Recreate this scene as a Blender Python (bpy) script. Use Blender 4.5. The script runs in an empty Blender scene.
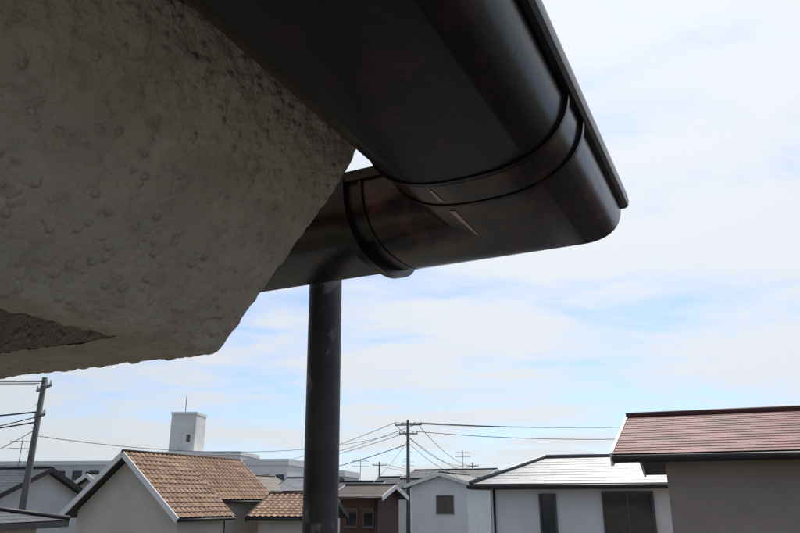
import bpy, bmesh, math, random
from mathutils import Vector, noise, Matrix
random.seed(4)
S=bpy.context.scene
S.view_settings.view_transform='Standard'; S.view_settings.look='None'; S.view_settings.exposure=0
CH=5.6
# ------------------------------------------------------------------ materials
def mat(name,col,rough=.7,var=.25,nscale=3.0,bump=0.0,bscale=40,spec=.3,metal=0,stain=None,stain_amt=.5,coord='Object',stretch=None,st0=.56,st1=.64):
    m=bpy.data.materials.new(name); m.use_nodes=True; nt=m.node_tree; N=nt.nodes; Lk=nt.links
    b=N['Principled BSDF']; b.inputs['Roughness'].default_value=rough; b.inputs['Metallic'].default_value=metal
    b.inputs['Specular IOR Level'].default_value=spec
    tc=N.new('ShaderNodeTexCoord'); mp=N.new('ShaderNodeMapping')
    Lk.new(tc.outputs[coord],mp.inputs[0])
    if stretch: mp.inputs['Scale'].default_value=stretch
    n=N.new('ShaderNodeTexNoise'); n.inputs['Scale'].default_value=nscale; n.inputs['Detail'].default_value=5; n.inputs['Roughness'].default_value=.65
    Lk.new(mp.outputs[0],n.inputs[0])
    r=N.new('ShaderNodeValToRGB'); r.color_ramp.elements[0].position=.3; r.color_ramp.elements[1].position=.7
    r.color_ramp.elements[0].color=[c*(1-var) for c in col]+[1]
    r.color_ramp.elements[1].color=[min(1,c*(1+var)) for c in col]+[1]
    Lk.new(n.outputs[0],r.inputs[0]); out=r.outputs[0]
    if stain:
        n2=N.new('ShaderNodeTexNoise'); n2.inputs['Scale'].default_value=nscale*2.3; n2.inputs['Detail'].default_value=6
        Lk.new(mp.outputs[0],n2.inputs[0])
        r2=N.new('ShaderNodeValToRGB'); r2.color_ramp.elements[0].position=st0; r2.color_ramp.elements[1].position=st1
        r2.color_ramp.elements[0].color=(0,0,0,1); r2.color_ramp.elements[1].color=(stain_amt,)*3+(1,)
        Lk.new(n2.outputs[0],r2.inputs[0])
        mx=N.new('ShaderNodeMixRGB'); Lk.new(r2.outputs[0],mx.inputs[0]); Lk.new(out,mx.inputs[1]); mx.inputs[2].default_value=list(stain)+[1]
        out=mx.outputs[0]
    Lk.new(out,b.inputs['Base Color'])
    if bump:
        n3=N.new('ShaderNodeTexNoise'); n3.inputs['Scale'].default_value=bscale; n3.inputs['Detail'].default_value=3
        Lk.new(mp.outputs[0],n3.inputs[0])
        bp=N.new('ShaderNodeBump'); bp.inputs['Strength'].default_value=bump; bp.inputs['Distance'].default_value=.3/bscale
        Lk.new(n3.outputs[0],bp.inputs['Height']); Lk.new(bp.outputs[0],b.inputs['Normal'])
    return m
def tile_mat(name,c1,c2,w,h,mort=.012,rough=.6,mortc=(.03,.03,.03),var=.3,spec=.3):
    m=bpy.data.materials.new(name); m.use_nodes=True; nt=m.node_tree; N=nt.nodes; Lk=nt.links
    b=N['Principled BSDF']; b.inputs['Roughness'].default_value=rough; b.inputs['Specular IOR Level'].default_value=spec
    tc=N.new('ShaderNodeTexCoord'); br=N.new('ShaderNodeTexBrick')
    br.inputs['Scale'].default_value=1; br.inputs['Brick Width'].default_value=w; br.inputs['Row Height'].default_value=h
    br.inputs['Mortar Size'].default_value=mort; br.inputs['Color1'].default_value=list(c1)+[1]; br.inputs['Color2'].default_value=list(c2)+[1]
    br.inputs['Mortar'].default_value=list(mortc)+[1]
    Lk.new(tc.outputs['UV'],br.inputs['Vector'])
    n=N.new('ShaderNodeTexNoise'); n.inputs['Scale'].default_value=1.3; n.inputs['Detail'].default_value=6; n.inputs['Roughness'].default_value=.7
    Lk.new(tc.outputs['UV'],n.inputs[0])
    r=N.new('ShaderNodeValToRGB'); r.color_ramp.elements[0].position=.36; r.color_ramp.elements[1].position=.62
    r.color_ramp.elements[0].color=(1-var,1-var,1-var,1); r.color_ramp.elements[1].color=(1,1,1,1)
    Lk.new(n.outputs[0],r.inputs[0])
    mx=N.new('ShaderNodeMixRGB'); mx.blend_type='MULTIPLY'; mx.inputs[0].default_value=1
    Lk.new(br.outputs[0],mx.inputs[1]); Lk.new(r.outputs[0],mx.inputs[2]); Lk.new(mx.outputs[0],b.inputs['Base Color'])
    return m
def stucco_mat():
    m=mat('stucco',(.37,.335,.29),.60,.16,22,spec=.4,stain=(.27,.24,.205),stain_amt=.5); nt=m.node_tree; N=nt.nodes; Lk=nt.links
    tc=N.new('ShaderNodeTexCoord')
    v=N.new('ShaderNodeTexVoronoi'); v.feature='F1'; v.inputs['Scale'].default_value=105
    Lk.new(tc.outputs['Object'],v.inputs['Vector'])
    rv=N.new('ShaderNodeMapRange'); rv.interpolation_type='SMOOTHSTEP'; rv.inputs[1].default_value=.05; rv.inputs[2].default_value=.50; rv.inputs[3].default_value=1; rv.inputs[4].default_value=0
    Lk.new(v.outputs['Distance'],rv.inputs[0])
    n=N.new('ShaderNodeTexNoise'); n.inputs['Scale'].default_value=60; n.inputs['Detail'].default_value=1
    n2=N.new('ShaderNodeTexNoise'); n2.inputs['Scale'].default_value=280; n2.inputs['Detail'].default_value=2
    Lk.new(tc.outputs['Object'],n.inputs[0]); Lk.new(tc.outputs['Object'],n2.inputs[0])
    rn=N.new('ShaderNodeMapRange'); rn.inputs[1].default_value=.40; rn.inputs[2].default_value=.60; Lk.new(n.outputs[0],rn.inputs[0])
    a=N.new('ShaderNodeMath'); a.operation='MULTIPLY'; Lk.new(rv.outputs[0],a.inputs[0]); Lk.new(rn.outputs[0],a.inputs[1])
    b=N.new('ShaderNodeMath'); b.operation='MULTIPLY_ADD'; Lk.new(n2.outputs[0],b.inputs[0]); b.inputs[1].default_value=.75; Lk.new(a.outputs[0],b.inputs[2])
    bp=N.new('ShaderNodeBump'); bp.inputs['Strength'].default_value=1; bp.inputs['Distance'].default_value=.0028
    Lk.new(b.outputs[0],bp.inputs['Height']); Lk.new(bp.outputs[0],N['Principled BSDF'].inputs['Normal'])
    return m
M_stucco=stucco_mat()
M_soffit=mat('soffit_board',(.12,.105,.09),.8,.3,6)
M_gut=mat('gutter_vinyl',(.009,.0055,.005),.29,.35,14,.10,160,spec=.34,stain=(.026,.011,.009),stain_amt=.7)
M_fit=mat('fitting_vinyl',(.011,.006,.006),.22,.3,16,.08,140,spec=.40,stain=(.085,.026,.020),stain_amt=.85,st0=.49,st1=.66,stretch=(1,.5,1))
M_gloss=mat('gloss_streaks',(.50,.36,.34),.6,.3,60)  # pale pink colour standing in for reflected light on the gutter
M_pipe=mat('scaffold_pipe_paint',(.055,.054,.058),.5,.45,12,.25,90,metal=.1,stain=(.24,.235,.23),stain_amt=.75,stretch=(1,1,.7),st0=.565,st1=.62)
M_wall_w=mat('wall_white',(.78,.78,.77),.85,.06,1.2,.3,30)
M_wall_t=mat('wall_taupe',(.33,.27,.23),.9,.12,1.0,.5,40)
M_wall_b=mat('wall_beige',(.55,.50,.43),.9,.10,1.0,.3,30)
M_wall_g=mat('wall_grey',(.52,.54,.55),.9,.12,.8)
M_wall_br=mat('wall_brown',(.08,.045,.035),.8,.2,1.5)
M_wall_c=mat('wall_concrete',(.66,.66,.64),.9,.10,.4,stain=(.5,.5,.49),stain_amt=.4)
M_trim=mat('trim_white',(.76,.75,.72),.6,.06,3)
M_dark=mat('trim_dark',(.035,.03,.03),.5,.2,3)
M_frame=mat('window_frame',(.10,.09,.085),.4,.1,3)
M_glass=mat('window_glass',(.02,.024,.03),.08,.4,1.2,spec=.6)
M_r_tan=tile_mat('roof_tan_tile',(.55,.35,.22),(.36,.21,.13),.27,.30,.016,.8,(.12,.07,.05))
M_r_red=tile_mat('roof_red_slate',(.36,.13,.115),(.25,.085,.075),.6,.20,.010,.66,(.11,.045,.04),.6,spec=.18)
M_r_sil=tile_mat('roof_silver_slate',(.42,.42,.43),(.31,.31,.33),.9,.30,.018,.45,(.14,.14,.15),.5,.5)
M_r_grey=tile_mat('roof_grey_tile',(.13,.135,.15),(.09,.095,.105),.28,.28,.015,.5,(.02,.02,.02))
M_r_brn=tile_mat('roof_brown_slate',(.12,.085,.07),(.09,.06,.05),.6,.25,.015,.6)
M_pole=mat('pole_concrete',(.12,.115,.11),.85,.15,2,stretch=(1,1,.2))
M_wire=mat('wire_black',(.015,.015,.015),.6,.1,3)
M_metal=mat('galvanised_metal',(.2,.2,.21),.5,.2,5,metal=.4)
M_ground=mat('ground_soil',(.14,.13,.11),.95,.3,.08,stain=(.06,.075,.04),stain_amt=.8)
M_asph=mat('asphalt',(.05,.05,.052),.9,.2,2)
# ------------------------------------------------------------------ mesh helpers
def empty(name,loc=(0,0,0),yaw=0):
    e=bpy.data.objects.new(name,None); e.location=loc; e.rotation_euler=(0,0,yaw); e.empty_display_size=.2
    S.collection.objects.link(e); return e
def obj(name,verts,faces,m,parent=None,smooth=False,uvs=None):
    me=bpy.data.meshes.new(name); me.from_pydata([tuple(v) for v in verts],[],faces); me.materials.append(m)
    if uvs:
        ul=me.uv_layers.new(name='UVMap')
        for lp in me.loops: ul.data[lp.index].uv=uvs[lp.vertex_index]
    if smooth:
        for p in me.polygons: p.use_smooth=True
    me.update()
    o=bpy.data.objects.new(name,me); S.collection.objects.link(o)
    if parent: o.parent=parent
    return o
class MB:
    def __init__(s): s.v=[]; s.f=[]
    def box(s,x0,x1,y0,y1,z0,z1):
        n=len(s.v); s.v+=[(x,y,z) for z in (z0,z1) for y in (y0,y1) for x in (x0,x1)]
        s.f+=[[n+i for i in q] for q in ((0,2,3,1),(4,5,7,6),(0,1,5,4),(2,6,7,3),(0,4,6,2),(1,3,7,5))]
    def prism(s,top,dz):
        n=len(s.v); k=len(top); s.v+=[tuple(t) for t in top]+[(t[0],t[1],t[2]-dz) for t in top]
        s.f.append([n+i for i in range(k)]); s.f.append([n+k+i for i in reversed(range(k))])
        for i in range(k): s.f.append([n+i,n+k+i,n+k+(i+1)%k,n+(i+1)%k])
    def beam(s,a,b,w,h):
        a=Vector(a);b=Vector(b);d=(b-a).normalized(); side=d.cross(Vector((0,0,1)))
        if side.length<.01: side=Vector((1,0,0))
        side.normalize(); up=side.cross(d)
        n=len(s.v)
        for p in (a,b):
            for sx,sz in((-1,-1),(1,-1),(1,1),(-1,1)): s.v.append(tuple(p+side*sx*w/2+up*sz*h/2))
        s.f+=[[n,n+1,n+2,n+3],[n+7,n+6,n+5,n+4]]+[[n+i,n+4+i,n+4+(i+1)%4,n+(i+1)%4] for i in range(4)]
    def tube(s,pts,r,k=8,r2=None,cap=True):
        n0=len(s.v); pts=[Vector(p) for p in pts]; L=len(pts)
        for i,p in enumerate(pts):
            d=(pts[min(i+1,L-1)]-pts[max(i-1,0)]).normalized()
            a=d.cross(Vector((0,0,1)))
            if a.length<.05: a=Vector((1,0,0))
            a.normalize(); b=a.cross(d); rr=r if r2 is None else r+(r2-r)*i/(L-1)
            for j in range(k):
                t=2*math.pi*j/k; s.v.append(tuple(p+a*math.cos(t)*rr+b*math.sin(t)*rr))
        for i in range(L-1):
            for j in range(k):
                s.f.append([n0+i*k+j,n0+i*k+(j+1)%k,n0+(i+1)*k+(j+1)%k,n0+(i+1)*k+j])
        if cap:
            s.f.append([n0+j for j in reversed(range(k))]); s.f.append([n0+(L-1)*k+j for j in range(k)])
    def make(s,name,m,parent=None,smooth=False,bevel=0):
        o=obj(name,s.v,s.f,m,parent,smooth)
        if bevel:
            b=o.modifiers.new('bv','BEVEL'); b.width=bevel; b.segments=2; b.limit_method='ANGLE'
        return o
def roof_patch(parent,e0,e1,r1,r0,kind,m,row=.28,per=.27):
    e0,e1,r1,r0=map(Vector,(e0,e1,r1,r0))
    nrm=(e1-e0).cross(r0-e0).normalized()
    if nrm.z<0: nrm=-nrm
    W=(e1-e0).length; H=((r0+r1)/2-(e0+e1)/2).length
    nr=max(2,int(H/row)); vs=[]
    for k in range(nr):
        vs.append((k/nr,1.0)); vs.append(((k+1)/nr-.002,0.0))
    nu=int(W/per*6) if kind=='barrel' else 2
    st=.022 if kind=='barrel' else .009
    V=[];U=[];F=[]
    for (v,sw) in vs:
        for i in range(nu+1):
            u=i/nu; p=(e0.lerp(e1,u)).lerp(r0.lerp(r1,u),v)
            off=st*sw+.012
            if kind=='barrel': off+=.05*abs(math.sin(math.pi*u*W/per))+ .004*math.sin(u*91+v*37)
            V.append(p+nrm*off); U.append((u*W,v*H))
    for a in range(len(vs)-1):
        for i in range(nu):
            q=a*(nu+1)+i; F.append([q,q+1,q+nu+2,q+nu+1])
    return obj('roof_tiles',V,F,m,parent,False,U)
def windows(parent,wl,axis,plane,sgn):
    fr=MB(); gl=MB()
    for (a0,a1,z0,z1) in wl:
        def bx(mb,c0,c1,d0,d1,zz0,zz1):
            y0,y1=sorted((plane+sgn*d0,plane+sgn*d1))
            if axis=='x': mb.box(c0,c1,y0,y1,zz0,zz1)
            else: mb.box(y0,y1,c0,c1,zz0,zz1)
        t=.06
        bx(fr,a0,a1,-.02,.06,z0,z0+t); bx(fr,a0,a1,-.02,.06,z1-t,z1)
        bx(fr,a0,a0+t,-.02,.058,z0+t,z1-t); bx(fr,a1-t,a1,-.02,.058,z0+t,z1-t)
        if a1-a0>.9: bx(fr,(a0+a1)/2-.03,(a0+a1)/2+.03,-.02,.045,z0+t,z1-t)
        bx(fr,a0-.05,a1+.05,-.02,.10,z0-.05,z0-.002)
        bx(gl,a0+t,a1-t,-.02,.015,z0+t,z1-t)
    fr.make('window_frames',M_frame,parent); gl.make('window_glass',M_glass,parent)
def gable_house(name,ox,oy,yaw,L,wf,wb,zr,slope,wm,rm,trim=None,ovx=.4,ovy=.45,kind='flat',row=.28,front=(),left=(),sections=None,gutter=True,antenna=False):
    E=empty(name,(ox,oy,0),yaw); trim=trim or M_trim
    zb=zr-slope*wb
    secs=sections or [(0,L,wf)]
    for k,(x0,x1,w) in enumerate(secs):
        zf=zr-slope*w
        wx0=x0+(ovx if k==0 else .0); wx1=x1-(ovx if k==len(secs)-1 else .0)
        yf=-w+ovy; yb=wb-ovy; d=.16
        pf=[(yf,0),(yb,0),(yb,zr-slope*yb-d),(0,zr-d),(yf,zr+slope*yf-d)]
        V=[(wx0,y,z) for y,z in pf]+[(wx1,y,z) for y,z in pf]
        F=[[4,3,2,1,0],[5,6,7,8,9]]+[[i,(i+1)%5,5+(i+1)%5,5+i] for i in range(5)]
        obj('walls',V,F,wm,E)
        sl=MB()
        sl.prism([(x0,-w,zf),(x1,-w,zf),(x1,0,zr),(x0,0,zr)],.13)
        sl.prism([(x0,0,zr),(x1,0,zr),(x1,wb,zb),(x0,wb,zb)],.13)
        sl.make('roof_deck',M_dark,E)
        roof_patch(E,(x0,-w,zf),(x1,-w,zf),(x1,0,zr),(x0,0,zr),kind,rm,row)
        roof_patch(E,(x1,wb,zb),(x0,wb,zb),(x0,0,zr),(x1,0,zr),kind,rm,row)
        tb=MB()
        ends=[]
        if k==0: ends.append(x0-.02)
        if k==len(secs)-1: ends.append(x1+.02)
        for xe in ends:
            tb.beam((xe,-w,zf-.07),(xe,0,zr-.07),.05,.22); tb.beam((xe,0,zr-.07),(xe,wb,zb-.07),.05,.22)
        tb.make('verge_boards',trim,E)
        g=MB(); g.tube([(x0,-w-.05,zf-.06),(x1,-w-.05,zf-.06)],.05,8)
        g.tube([(x0,wb+.05,zb-.06),(x1,wb+.05,zb-.06)],.05,8)
        if gutter: g.tube([(wx1-.1,yf-.05,zf-.15),(wx1-.1,yf-.05,0)],.035,8)
        g.make('eave_gutters',M_dark,E,True)
        if k==0 and left: windows(E,left,'y',wx0,-1)
        if k==0 and front: windows(E,front,'x',yf,-1)
    c=MB(); c.tube([(-.03,0,zr+.03),(L+.03,0,zr+.03)],.08,8); c.make('ridge_cap',rm,E,True)
    if antenna: add_antenna(E,(L*.6,0,zr))
    return E
def hip_house(name,ox,oy,yaw,L,W,ze,zr,r0,r1,wm,rm,trim=None,ov=.5,row=.3,front=(),left=(),antenna=False):
    E=empty(name,(ox,oy,0),yaw); trim=trim or M_trim
    a=(0,0,ze);b=(L,0,ze);c=(L,W,ze);d=(0,W,ze);e=(r0,W/2,zr);f=(L-r1,W/2,zr)
    w=MB(); w.box(ov,L-ov,ov,W-ov,0,ze-.08); w.make('walls',wm,E)
    V=[a,b,c,d,e,f]+[(p[0],p[1],ze-.14) for p in (a,b,c,d)]
    F=[[0,1,5,4],[1,2,5],[2,3,4,5],[3,0,4],[9,8,7,6],[0,6,7,1],[1,7,8,2],[2,8,9,3],[3,9,6,0]]
    obj('roof_deck',V,F,M_dark,E)
    roof_patch(E,a,b,f,e,'flat',rm,row); roof_patch(E,c,d,e,f,'flat',rm,row)
    roof_patch(E,d,a,e,e,'flat',rm,row); roof_patch(E,b,c,f,f,'flat',rm,row)
    cp=MB()
    up=lambda p:(p[0],p[1],p[2]+.05)
    for p,q in ((e,f),(a,e),(d,e),(b,f),(c,f)): cp.tube([up(p),up(q)],.06,8)
    cp.make('ridge_caps',rm,E,True)
    g=MB(); g.tube([(0,-.06,ze-.07),(L,-.06,ze-.07)],.06,8); g.tube([(-.06,0,ze-.07),(-.06,W,ze-.07)],.06,8); g.tube([(ov+.1,ov-.05,ze-.14),(ov+.1,ov-.05,0)],.035,8)
    g.make('eave_gutters',M_dark,E,True)
    if front: windows(E,front,'x',ov,-1)
    if left: windows(E,left,'y',ov,-1)
    if antenna: add_antenna(E,(L*.4,W/2,zr))
    return E
def add_antenna(E,p):
    a=MB(); x,y,z=p; a.tube([(x,y,z),(x,y,z+1.5)],.02,6)
    for zz in (1.35,1.0):
        a.tube([(x-.5,y-.3,z+zz),(x+.5,y+.3,z+zz)],.015,5)
        for t in range(6):
            s=-.45+.18*t; a.tube([(x+s+.12,y+s*.6-.2,z+zz),(x+s-.12,y+s*.6+.2,z+zz)],.01,4)
    a.make('tv_antenna',M_metal,E)
def flat_block(name,ox,oy,yaw,L,W,z,wm,floors=3,nw=5,extra=None):
    E=empty(name,(ox,oy,0),yaw)
    b=MB(); b.box(0,L,0,W,0,z); b.make('walls',wm,E)
    p=MB()
    p.box(-.1,L+.1,-.1,.15,z-.15,z+.45); p.box(-.1,L+.1,W-.15,W+.1,z-.15,z+.45); p.box(-.1,.15,.15,W-.15,z-.15,z+.45); p.box(L-.15,L+.1,.15,W-.15,z-.15,z+.45)
    p.make('parapet',M_trim,E)
    wl=[]
    fh=(z-.6)/floors
    for i in range(floors):
        for j in range(nw):
            s=L/nw; wl.append((j*s+s*.22,j*s+s*.78,i*fh+fh*.35,i*fh+fh*.85))
    windows(E,wl,'x',0,-1)
    if extra: extra(E)
    return E
# ------------------------------------------------------------------ own house (p: outward, q: along eave, z above camera height)
ca,sa=.898,.44
def W(p,q,z): return Vector((p*ca+q*sa,-sa*p+ca*q,z+CH))
own=empty('stucco_house')
def disp(P):
    a=noise.noise(P*75)*.65+noise.noise(P*160)*.35
    l=noise.noise(P*110+Vector((7,3,1)))-.05
    l=max(0,l); l=l/(l+.22)
    return a*.0020+l*.0024+noise.noise(P*14)*.0018
def resample(pts,step,rad):
    P=[Vector(p) for p in pts]
    Q=[P[0]]
    for i in range(1,len(P)-1):
        a=(P[i-1]-P[i]);b=(P[i+1]-P[i]); r=min(rad,a.length*.4,b.length*.4)
        s=P[i]+a.normalized()*r; e=P[i]+b.normalized()*r
        for t in (0,.25,.5,.75,1): Q.append((1-t)**2*s+2*t*(1-t)*P[i]+t*t*e)
    Q.append(P[-1])
    out=[Q[0]]
    for i in range(len(Q)-1):
        L=(Q[i+1]-Q[i]).length; n=max(1,int(L/step))
        for k in range(1,n+1): out.append(Q[i].lerp(Q[i+1],k/n))
    return out
RB=.012; QE=.496
def sweep2(name,pr,qs):
    V=[];F=[];k=len(pr)
    for q in qs:
        d=max(0,RB-(QE-q)); ins=RB-math.sqrt(max(0,RB**2-d*d))
        for i,pt in enumerate(pr):
            t=(pr[min(i+1,k-1)]-pr[max(i-1,0)]).normalized(); n=Vector((-t.y,t.x))
            base=W(pt.x,q,pt.y); s=disp(base)*(1-.4*d/RB)-ins
            V.append(W(pt.x+n.x*s,q,pt.y+n.y*s))
    for a in range(len(qs)-1):
        for i in range(k-1): F.append([a*k+i,a*k+i+1,(a+1)*k+i+1,(a+1)*k+i])
    return obj(name,V,F,M_stucco,own,True)
outer=resample([(-.262,.41),(-.268,.322),(-.298,.272),(-.424,.125),(-.446,.125)],.0018,.014)
inner_open=resample([(-.446,.125),(-.454,.125),(-.459,.20),(-.56,.20)],.0022,.003)[1:]
inner_flat=[Vector((-.446-.0022*i,.125)) for i in range(1,230)]+[Vector((-1.4,.125)),Vector((-3,.125))]
qs=[-3.0,-2,-1,-.5,-.2,-.05]; q=0.0
while q<.4: qs.append(q); q+=.0018
qj=qs[-1]
qs2=[qj]; q=qj+.0018
while q<QE-.0009: qs2.append(q); q+=.0018
qs2.append(QE)
sweep2('eave_stucco',outer+inner_open,qs)
sweep2('eave_corner_stucco',outer+inner_flat,qs2)
def wbox(mb,p0,p1,q0,q1,z0,z1):
    n=len(mb.v); mb.v+=[tuple(W(p,q,z)) for z in (z0,z1) for q in (q0,q1) for p in (p0,p1)]
    mb.f+=[[n+i for i in qd] for qd in ((0,2,3,1),(4,5,7,6),(0,1,5,4),(2,6,7,3),(0,4,6,2),(1,3,7,5))]
mb=MB()
wbox(mb,-3,-.43,qj+.002,.488,.143,.40)
endp=[(-.278,.40),(-.286,.318),(-.318,.268),(-.429,.145),(-.429,.40)]
n=len(mb.v); mb.v+=[tuple(W(p,.486,z)) for p,z in endp]+[tuple(W(p,.30,z)) for p,z in endp]
mb.f+=[[n+i for i in range(5)],[n+5+i for i in reversed(range(5))]]+[[n+i,n+5+i,n+5+(i+1)%5,n+(i+1)%5] for i in range(5)]
wbox(mb,-3,-.457,qj,qj+.0016,.1255,.40)
mb.make('eave_core',M_stucco,own)
mb=MB(); wbox(mb,-3.4,-.50,-4,qj-.001,.195,.23); mb.make('soffit_board',M_soffit,own)
mb=MB(); wbox(mb,-7,-.98,-7,-.06,-CH,.19); mb.make('walls',M_stucco,own)
k=3.2
pts=[W(-.225,.54,.415),W(-.225,-7.5,.415),W(-.225-k,-7.5,.415+.4*k),W(-.225-k,.54-k,.415+.4*k),W(-7.6,.54,.415),W(-7.6,.54-k,.415+.4*k)]
o=obj('roof',pts,[[0,1,2,3],[0,3,5,4]],M_r_grey,own); sm=o.modifiers.new('s','SOLIDIFY'); sm.thickness=.02
# ------------------------------------------------------------------ gutter
G=empty('rain_gutter')
pc,qc,Zr=-.181,.648,.307
def gprof(a,d,thick,rim=True,ns=64,n=2.5,zr=Zr):
    o=[]
    for i in range(ns+1):
        t=math.pi*i/ns; c=math.cos(t); s=math.sin(t)
        o.append((-math.copysign(abs(c)**(2/n),c)*a, zr-d*abs(s)**(2/n)))
    inn=[(x*(a-thick)/a, zr-(zr-z)*(d-thick)/d) for x,z in reversed(o)]
    if rim:
        o=[(-a-.002,zr+.012),(-a-.006,zr+.010),(-a-.006,zr-.001)]+o+[(a+.001,zr-.006),(a+.006,zr-.0055),(a+.009,zr-.002),(a+.010,zr+.004),(a+.009,zr+.012),(a+.005,zr+.016),(a-.002,zr+.016)]
    return o+inn
def finish(ob):
    me=ob.data
    for p in me.polygons: p.use_smooth=len(p.vertices)==4
    bm=bmesh.new(); bm.from_mesh(me); bmesh.ops.recalc_face_normals(bm,faces=bm.faces)
    for e in bm.edges:
        if len(e.link_faces)==2 and e.calc_face_angle(0)>.5: e.smooth=False
    bm.to_mesh(me); bm.free()
def sweepL(name,pf,qstart,pend,m=M_gut):
    V=[];k=len(pf)
    for (o,z) in pf: V.append(W(pc+o,qstart,z))
    for (o,z) in pf: V.append(W(pc+o,qc+o,z))
    for (o,z) in pf: V.append(W(pend,qc+o,z))
    F=[]
    for a in range(2):
        for i in range(k): F.append([a*k+i,a*k+(i+1)%k,(a+1)*k+(i+1)%k,(a+1)*k+i])
    F.append([i for i in range(k)]); F.append([2*k+i for i in reversed(range(k))])
    ob=obj(name,V,F,m,G,False); finish(ob)
    return ob
sweepL('gutter_trough',gprof(.086,.060,.003),-3.2,-3.6)
sweepL('corner_fitting',gprof(.0880,.0620,.0015,False,zr=Zr+.001),.490,-.315,M_fit)
def bandA(name,q0,q1,a,d,th,zr=Zr+.003):
    pf=gprof(a,d,th,False,zr=zr); k=len(pf)
    V=[W(pc+o,q0,z) for o,z in pf]+[W(pc+o,q1,z) for o,z in pf]
    F=[[i,(i+1)%k,k+(i+1)%k,k+i] for i in range(k)]
    h=k//2
    for b in (0,k):
        for i in range(h-1): F.append([b+i,b+i+1,b+k-2-i,b+k-1-i])
    finish(obj(name,V,F,M_gut,G))
def bandB(name,p0,p1,a,d,th,zr=Zr+.003):
    pf=gprof(a,d,th,False,zr=zr); k=len(pf); h=k//2
    V=[W(p0,qc+o,z) for o,z in pf]+[W(p1,qc+o,z) for o,z in pf]
    F=[[i,(i+1)%k,k+(i+1)%k,k+i] for i in range(k)]
    for b in (0,k):
        for i in range(h-1): F.append([b+i,b+i+1,b+k-2-i,b+k-1-i])
    finish(obj(name,V,F,M_gut,G))
bandA('joint_lip',.484,.4885,.0902,.0642,.004)
bandA('hanger_strap',.531,.5365,.0915,.0650,.004)
bandA('gutter_hanger',-.02,.0,.090,.064,.004)
bandB('joint_lip',-.321,-.3175,.0898,.0638,.004)
bandB('gutter_hanger',-.346,-.336,.0935,.0715,.009)
bandB('gutter_hanger',-1.1,-1.08,.093,.068,.006)
def surf(o,a,d,n=2.5):
    return Zr+.001-d*(1-abs(o/a)**n)**(1/n)
sv=[];sf=[]  # thin strips along the gutter underside, painted-on gloss reflections
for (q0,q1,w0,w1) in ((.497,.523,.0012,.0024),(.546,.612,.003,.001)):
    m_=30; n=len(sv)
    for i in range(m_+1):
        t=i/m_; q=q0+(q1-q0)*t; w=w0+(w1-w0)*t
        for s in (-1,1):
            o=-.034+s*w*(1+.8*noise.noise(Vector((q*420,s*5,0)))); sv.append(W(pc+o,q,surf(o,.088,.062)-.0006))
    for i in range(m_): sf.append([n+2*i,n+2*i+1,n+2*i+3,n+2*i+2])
obj('gloss_streaks',sv,sf,M_gloss,G)
# scaffold pipe standing just outside the gutter
D=empty('scaffold_pipe')
def P3(t): 
    top=Vector((-.1065,.93,CH+.55)); bot=Vector((-.1065+.075,.93,0.02)); return bot.lerp(top,t)
b=MB(); b.tube([P3(i/40) for i in range(41)],.0224,48); b.make('pipe',M_pipe,D,True)
b=MB(); b.box(-.10,.05,.86,1.0,.006,.018); b.make('base_plate',M_metal,D,bevel=.002)
zc=3.6; pcx=P3(zc/(CH+.55))
b=MB(); b.tube([pcx+Vector((-1.6,.055,0)),pcx+Vector((1.6,.055,0))],.0243,24); b.make('ledger_pipe',M_pipe,D,True)
b=MB(); b.box(pcx.x-.032,pcx.x+.032,.895,1.015,zc-.03,zc+.03); b.make('coupler',M_metal,D,bevel=.006)
# ------------------------------------------------------------------ neighbours
R=math.radians
gable_house('red_roof_house',4.8,15,R(-23),10,3.26,3.26,7.24,.285,M_wall_t,M_r_red,M_trim,ovx=.78,ovy=.5,row=.2,gutter=False,front=[(5,6.6,3.6,4.8)])
hip_house('white_house',2.1,22,R(-23),6.9,6.0,6.04,6.92,1.7,1.7,M_wall_w,M_r_sil,ov=.5,front=[(1.95,2.45,4.65,5.78),(3.75,5.15,4.65,5.83),(1.6,2.7,1,2.2)])
gable_house('tan_tile_roof_house',-11.5,30,R(64),7.6,3.3,3.2,7.5,.78,M_wall_b,M_r_tan,M_trim,ovx=.5,ovy=.45,kind='barrel',sections=[(0,3.4,3.3),(3.4,7.6,2.45)],left=[(-.6,.6,3.0,4.3)],front=[(1.0,2.2,3.2,4.3)])
gable_house('tan_tile_roof_house',-6.1,34.5,R(-14),3.1,2.4,2.4,5.85,.4,M_wall_b,M_r_tan,M_dark,kind='barrel')
gable_house('brown_house',-2.95,40,R(-20),2.9,2.0,2.0,6.35,.30,M_wall_br,M_r_brn,M_trim,front=[(.7,1.4,4.3,5.2),(1.7,2.3,4.3,5.2)])
gable_house('white_gabled_house',1.2,60,R(-23),7.0,3,3,7.9,.22,M_wall_w,M_r_grey,M_trim,front=[(1,2.2,5.2,6.3),(4,5.2,5.2,6.3)],antenna=True)
gable_house('white_gabled_house',2.6,48,R(66),6.0,2.2,2.6,7.3,.3,M_wall_w,M_r_grey,M_trim,left=[(-.8,.4,4.8,5.9)])
gable_house('house',-5.2,50,R(-23),4.6,2.4,2.4,6.75,.4,M_wall_w,M_r_grey,M_trim,front=[(1,2,4.4,5.3)],antenna=True)
gable_house('house',-11.8,52,R(66),5,2.4,2.4,7.3,.45,M_wall_g,M_r_brn,M_trim,left=[(-.6,.5,4.6,5.6)])
gable_house('house',-8.6,56,R(-20),4.5,2.4,2.4,7.2,.4,M_wall_b,M_r_sil,M_dark,front=[(1,2,4.8,5.7),(2.7,3.6,4.8,5.7)])
gable_house('house',-2.0,68,R(-23),5,2.4,2.4,7.6,.4,M_wall_g,M_r_grey,M_trim,front=[(1,2,5,6)],antenna=True)
gable_house('grey_roof_house',-22.5,38,R(-20),5.6,3,3,7.1,.45,M_wall_g,M_r_grey,M_dark,front=[(1,2,4,5)],antenna=True)
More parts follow.
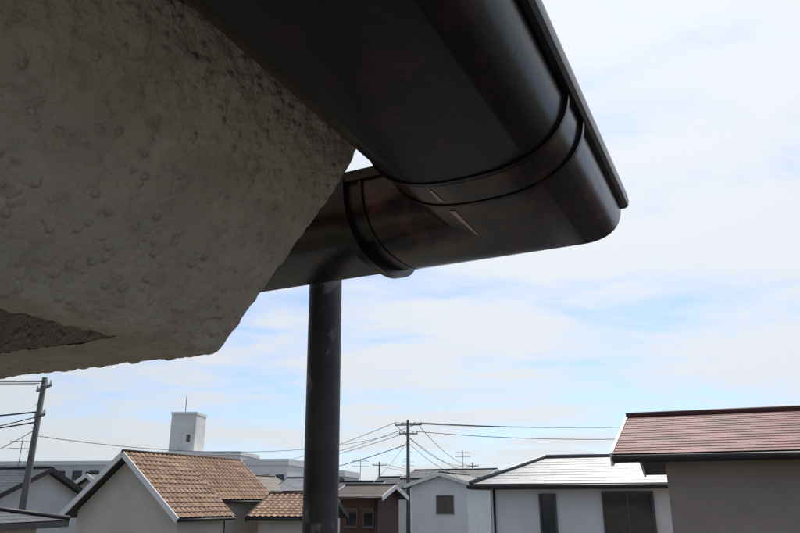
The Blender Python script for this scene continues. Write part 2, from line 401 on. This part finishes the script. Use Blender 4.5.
gable_house('grey_roof_house',-17.6,41,R(64),5.0,2.4,2.4,7.0,.5,M_wall_b,M_r_grey,M_trim)
hip_house('dark_tile_roof_house',-15.4,14.0,R(-6),6.8,5,5.12,5.62,2.4,2.4,M_wall_b,M_r_grey,ov=.5)
def tower(E):
    b=MB(); b.box(6.2,10.6,1,6,13,19.6); b.make('stair_tower',M_wall_c,E,bevel=.1)
    t=MB(); t.box(6.1,10.7,.9,6.1,19.6,20.0); t.make('tower_cap',M_trim,E)
    w=MB(); w.box(9.2,9.8,.93,1.02,15,16.2); w.make('tower_louvre',M_frame,E)
    a=MB(); a.tube([(7.8,3,20),(7.8,3,23.4)],.07,6); a.make('tower_mast',M_metal,E)
flat_block('apartment_block',-45.6,122,R(-4),19,12,12.9,M_wall_c,4,8,tower)
flat_block('apartment_block',-66,112,R(-6),24,12,10.8,M_wall_g,4,9)
flat_block('white_office_building',-15.5,72,R(-10),4.6,7,9.0,M_wall_w,3,3)
flat_block('white_office_building',-11.0,80,R(-10),5,7,8.2,M_wall_g,3,3)
rm=[M_r_grey,M_r_brn,M_r_sil,M_r_grey,M_r_tan]; wm=[M_wall_w,M_wall_b,M_wall_g,M_wall_w,M_wall_br]
for row,(yy,z0,z1) in enumerate([(66,6.2,7.4),(84,6.4,7.8),(105,6.6,8.2),(140,7,10)]):
    x=-yy*.62
    while x<yy*.62:
        w=random.uniform(6,10); z=random.uniform(z0,z1); yaw=R(random.choice([-23,-20,66,-26]))
        if not (row==0 and (-18<x<9)):
            gable_house('house',x,yy+random.uniform(-4,4),yaw,w,3.2,3.2,z,random.uniform(.3,.5),random.choice(wm),random.choice(rm),random.choice([M_trim,M_dark]),row=.4,
              front=[(1.2,2.4,z-3.0,z-2.0),(w-2.6,w-1.4,z-3.0,z-2.0)],left=[(-.6,.6,z-3.0,z-2)],antenna=random.random()<.4)
        x+=w+random.uniform(1,4)
# ------------------------------------------------------------------ poles and wires
def upole(x,y,h,yaw,lean=(0,0),arms=((-.5,1.6),)):
    E=empty('utility_pole',(x,y,0),yaw); b=MB(); b.tube([(0,0,0),(lean[0],lean[1],h)],.17,14,.10); b.make('pole',M_pole,E,True)
    c=MB(); ins=MB()
    for dz,w in arms:
        z=h+dz; c.beam((-w/2,.14,z),(w/2,.14,z),.09,.09)
        for sx in (-.95,-.45,.45,.95):
            ins.tube([(sx*w/2,.14,z+.04),(sx*w/2,.14,z+.13),(sx*w/2,.14,z+.2)],.05,8,.03)
    for k in range(int(h/.45)-5):
        z=2+k*.45; s=1 if k%2 else -1; c.beam((s*.08,0,z),(s*.30,0,z),.02,.02)
    c.make('crossarms',M_metal,E); ins.make('insulators',M_trim,E)
    return E
upole(.56,50,10.95,R(-10),arms=((-.35,1.9),(-.95,1.3)))
upole(-14.35,28,10.25,R(-50),lean=(.10,.10),arms=((-.4,2.0),(-1.5,1.4)))
upole(-25,112,10.6,0,arms=((-.4,1.8),)); upole(-2.6,92,10.2,0,arms=((-.4,1.8),)); upole(27,46,10.8,R(20))
upole(-29,17,10.2,R(-50)); upole(10,100,10.5,0)
Wd=MB()
def wire(a,b,sag,r=.014):
    a=Vector(a);b=Vector(b); Wd.tube([a.lerp(b,i/20)-Vector((0,0,sag*4*(i/20)*(1-i/20))) for i in range(21)],r,5,cap=False)
for dx,dz in ((-.9,10.75),(-.4,10.75),(.45,10.75),(.9,10.75)): wire((.56+dx,50,dz),(27+dx*.5,46,10.7),.5)
wire((.56,50,10.2),(27,46,10.1),.7,.02)
for dx,dz in ((-.9,10.75),(.9,10.75),(0,10.1)): wire((.56+dx,50,dz),(-25+dx,112,10.4),.9,.02)
wire((.56,50,9.3),(-25,112,8.8),1,.03)
wire((.56,50,10.2),(-14.35,28,8.0),1.0,.012)
for dx in (-.8,.8): wire((.56+dx,50,10.5),(10+dx,100,10.2),1.0,.02); wire((-2.6+dx,92,9.9),(10+dx,100,10.2),.9,.02)
wire((.56,50,9.8),(6,58,7.4),.3); wire((.56,50,9.4),(3.6,46,7.0),.2); wire((.56,50,9.6),(-2,41,6.1),.25)
for dx,dz in ((-.8,9.9),(-.3,9.9),(.4,9.9),(.8,9.9)): wire((-14.3+dx*.6,28-dx*.6,dz+.15),(-29+dx*.6,17-dx*.6,dz+.1),.5,.016)
wire((-14.3,28,8.9),(-29,17,8.5),.8,.03); wire((-14.3,28,8.5),(-29,17,8.2),1.1,.03); wire((-14.3,28,8.2),(-22,34,6.9),.3)
wire((-14.3,28,8.7),(-29,17,8.0),1.5,.02)
Wd.make('overhead_wires',M_wire)
# ------------------------------------------------------------------ ground and road
obj('ground',[(-3000,-3000,0),(3000,-3000,0),(3000,3000,0),(-3000,3000,0)],[[0,1,2,3]],M_ground)
def strip(name,p0,p1,w,z,m):
    p0=Vector(p0);p1=Vector(p1);d=(p1-p0).normalized();s=Vector((d.y,-d.x,0))*w/2
    return obj(name,[p0-s+Vector((0,0,z)),p0+s+Vector((0,0,z)),p1+s+Vector((0,0,z)),p1-s+Vector((0,0,z))],[[0,1,2,3]],m)
strip('road',(-60,34.5,0),(60,-17,0),4.6,.004,M_asph)
strip('road',(-3,26,0),(45,130,0),4.2,.008,M_asph)
# ------------------------------------------------------------------ sky / sun
az,el=R(20),R(47)
sd=Vector((math.sin(az)*math.cos(el),math.cos(az)*math.cos(el),math.sin(el)))
Lm=bpy.data.lights.new('sun','SUN'); Lm.energy=3.7; Lm.angle=R(.6); Lm.color=(1,.95,.88)
lo=bpy.data.objects.new('sun',Lm); S.collection.objects.link(lo); lo.rotation_euler=(-sd).to_track_quat('-Z','Y').to_euler()
w=bpy.data.worlds.new('World'); S.world=w; w.use_nodes=True; nt=w.node_tree; N=nt.nodes; Lk=nt.links
bg=N['Background']; bg.inputs[1].default_value=.13
sky=N.new('ShaderNodeTexSky'); sky.sky_type='NISHITA'; sky.sun_disc=False; sky.sun_elevation=el; sky.sun_rotation=az; sky.dust_density=.6; sky.air_density=1.0; sky.ozone_density=2.5
tc=N.new('ShaderNodeTexCoord'); sp=N.new('ShaderNodeSeparateXYZ'); Lk.new(tc.outputs['Generated'],sp.inputs[0])
def mth(op,a,b=None,c=False):
    n=N.new('ShaderNodeMath'); n.operation=op; n.use_clamp=c
    for i,x in enumerate((a,b)):
        if x is None: continue
        if isinstance(x,(int,float)): n.inputs[i].default_value=x
        else: Lk.new(x,n.inputs[i])
    return n.outputs[0]
def mul3(col,c):
    n=N.new('ShaderNodeVectorMath'); n.operation='MULTIPLY'; Lk.new(col,n.inputs[0]); n.inputs[1].default_value=c; return n.outputs[0]
elev=mth('MAXIMUM',sp.outputs[2],0.0)
zz=mth('ADD',elev,.16)
cx=mth('DIVIDE',sp.outputs[0],zz); cy=mth('DIVIDE',sp.outputs[1],zz)
cb=N.new('ShaderNodeCombineXYZ'); Lk.new(cx,cb.inputs[0]); Lk.new(cy,cb.inputs[1])
def cloudnoise(loc,rot,scl,det,rgh,dist):
    mp=N.new('ShaderNodeMapping'); mp.inputs['Rotation'].default_value=(0,0,R(rot)); mp.inputs['Scale'].default_value=scl; mp.inputs['Location'].default_value=loc
    Lk.new(cb.outputs[0],mp.inputs[0])
    n1=N.new('ShaderNodeTexNoise'); n1.inputs['Scale'].default_value=1.0; n1.inputs['Detail'].default_value=det; n1.inputs['Roughness'].default_value=rgh; n1.inputs['Distortion'].default_value=dist
    Lk.new(mp.outputs[0],n1.inputs[0]); return n1.outputs[0]
nA=cloudnoise((1.3,.4,0),25,(.75,1.0,1),4,.5,.3)
nB=cloudnoise((4.1,2.2,0),-28,(1.7,2.8,1),6,.6,.5)
dt=N.new('ShaderNodeVectorMath'); dt.operation='DOT_PRODUCT'; Lk.new(tc.outputs['Generated'],dt.inputs[0]); dt.inputs[1].default_value=sd
dpos=mth('MAXIMUM',dt.outputs['Value'],0.0)
sunf=mth('POWER',dpos,6.0)
dens=mth('ADD',mth('ADD',mth('MULTIPLY',nA,.66),mth('MULTIPLY',nB,.42)),mth('MULTIPLY',sunf,.20))
ramp=N.new('ShaderNodeValToRGB'); ramp.color_ramp.interpolation='EASE'
ramp.color_ramp.elements[0].position=.465; ramp.color_ramp.elements[0].color=(.20,)*3+(1,)
ramp.color_ramp.elements[1].position=.64; ramp.color_ramp.elements[1].color=(.97,)*3+(1,)
Lk.new(dens,ramp.inputs[0])
skyb=mul3(sky.outputs[0],(.74,.92,1.20))
hz=N.new('ShaderNodeMixRGB'); Lk.new(mth('MULTIPLY',mth('POWER',mth('SUBTRACT',1.0,elev),8.0),.6),hz.inputs[0]); Lk.new(skyb,hz.inputs[1]); hz.inputs[2].default_value=(5.0,5.6,6.3,1)
cb1=mth('ADD',mth('MULTIPLY',mth('POWER',mth('MULTIPLY',mth('ADD',dt.outputs['Value'],1.0),.5),1.7),4.7),2.6)
cc=N.new('ShaderNodeCombineXYZ'); Lk.new(mth('MULTIPLY',cb1,.965),cc.inputs[0]); Lk.new(mth('MULTIPLY',cb1,1.01),cc.inputs[1]); Lk.new(mth('MULTIPLY',cb1,1.05),cc.inputs[2])
mx=N.new('ShaderNodeMixRGB'); Lk.new(ramp.outputs[0],mx.inputs[0]); Lk.new(hz.outputs[0],mx.inputs[1]); Lk.new(cc.outputs[0],mx.inputs[2])
Lk.new(mx.outputs[0],bg.inputs[0])
# ------------------------------------------------------------------ camera
cd=bpy.data.cameras.new('camera'); cd.lens=31.5; cd.sensor_width=36; cd.clip_start=.01; cd.clip_end=6000
co=bpy.data.objects.new('camera',cd); S.collection.objects.link(co); co.location=(0,0,CH); co.rotation_euler=(R(90+18.45),0,0)
S.camera=co
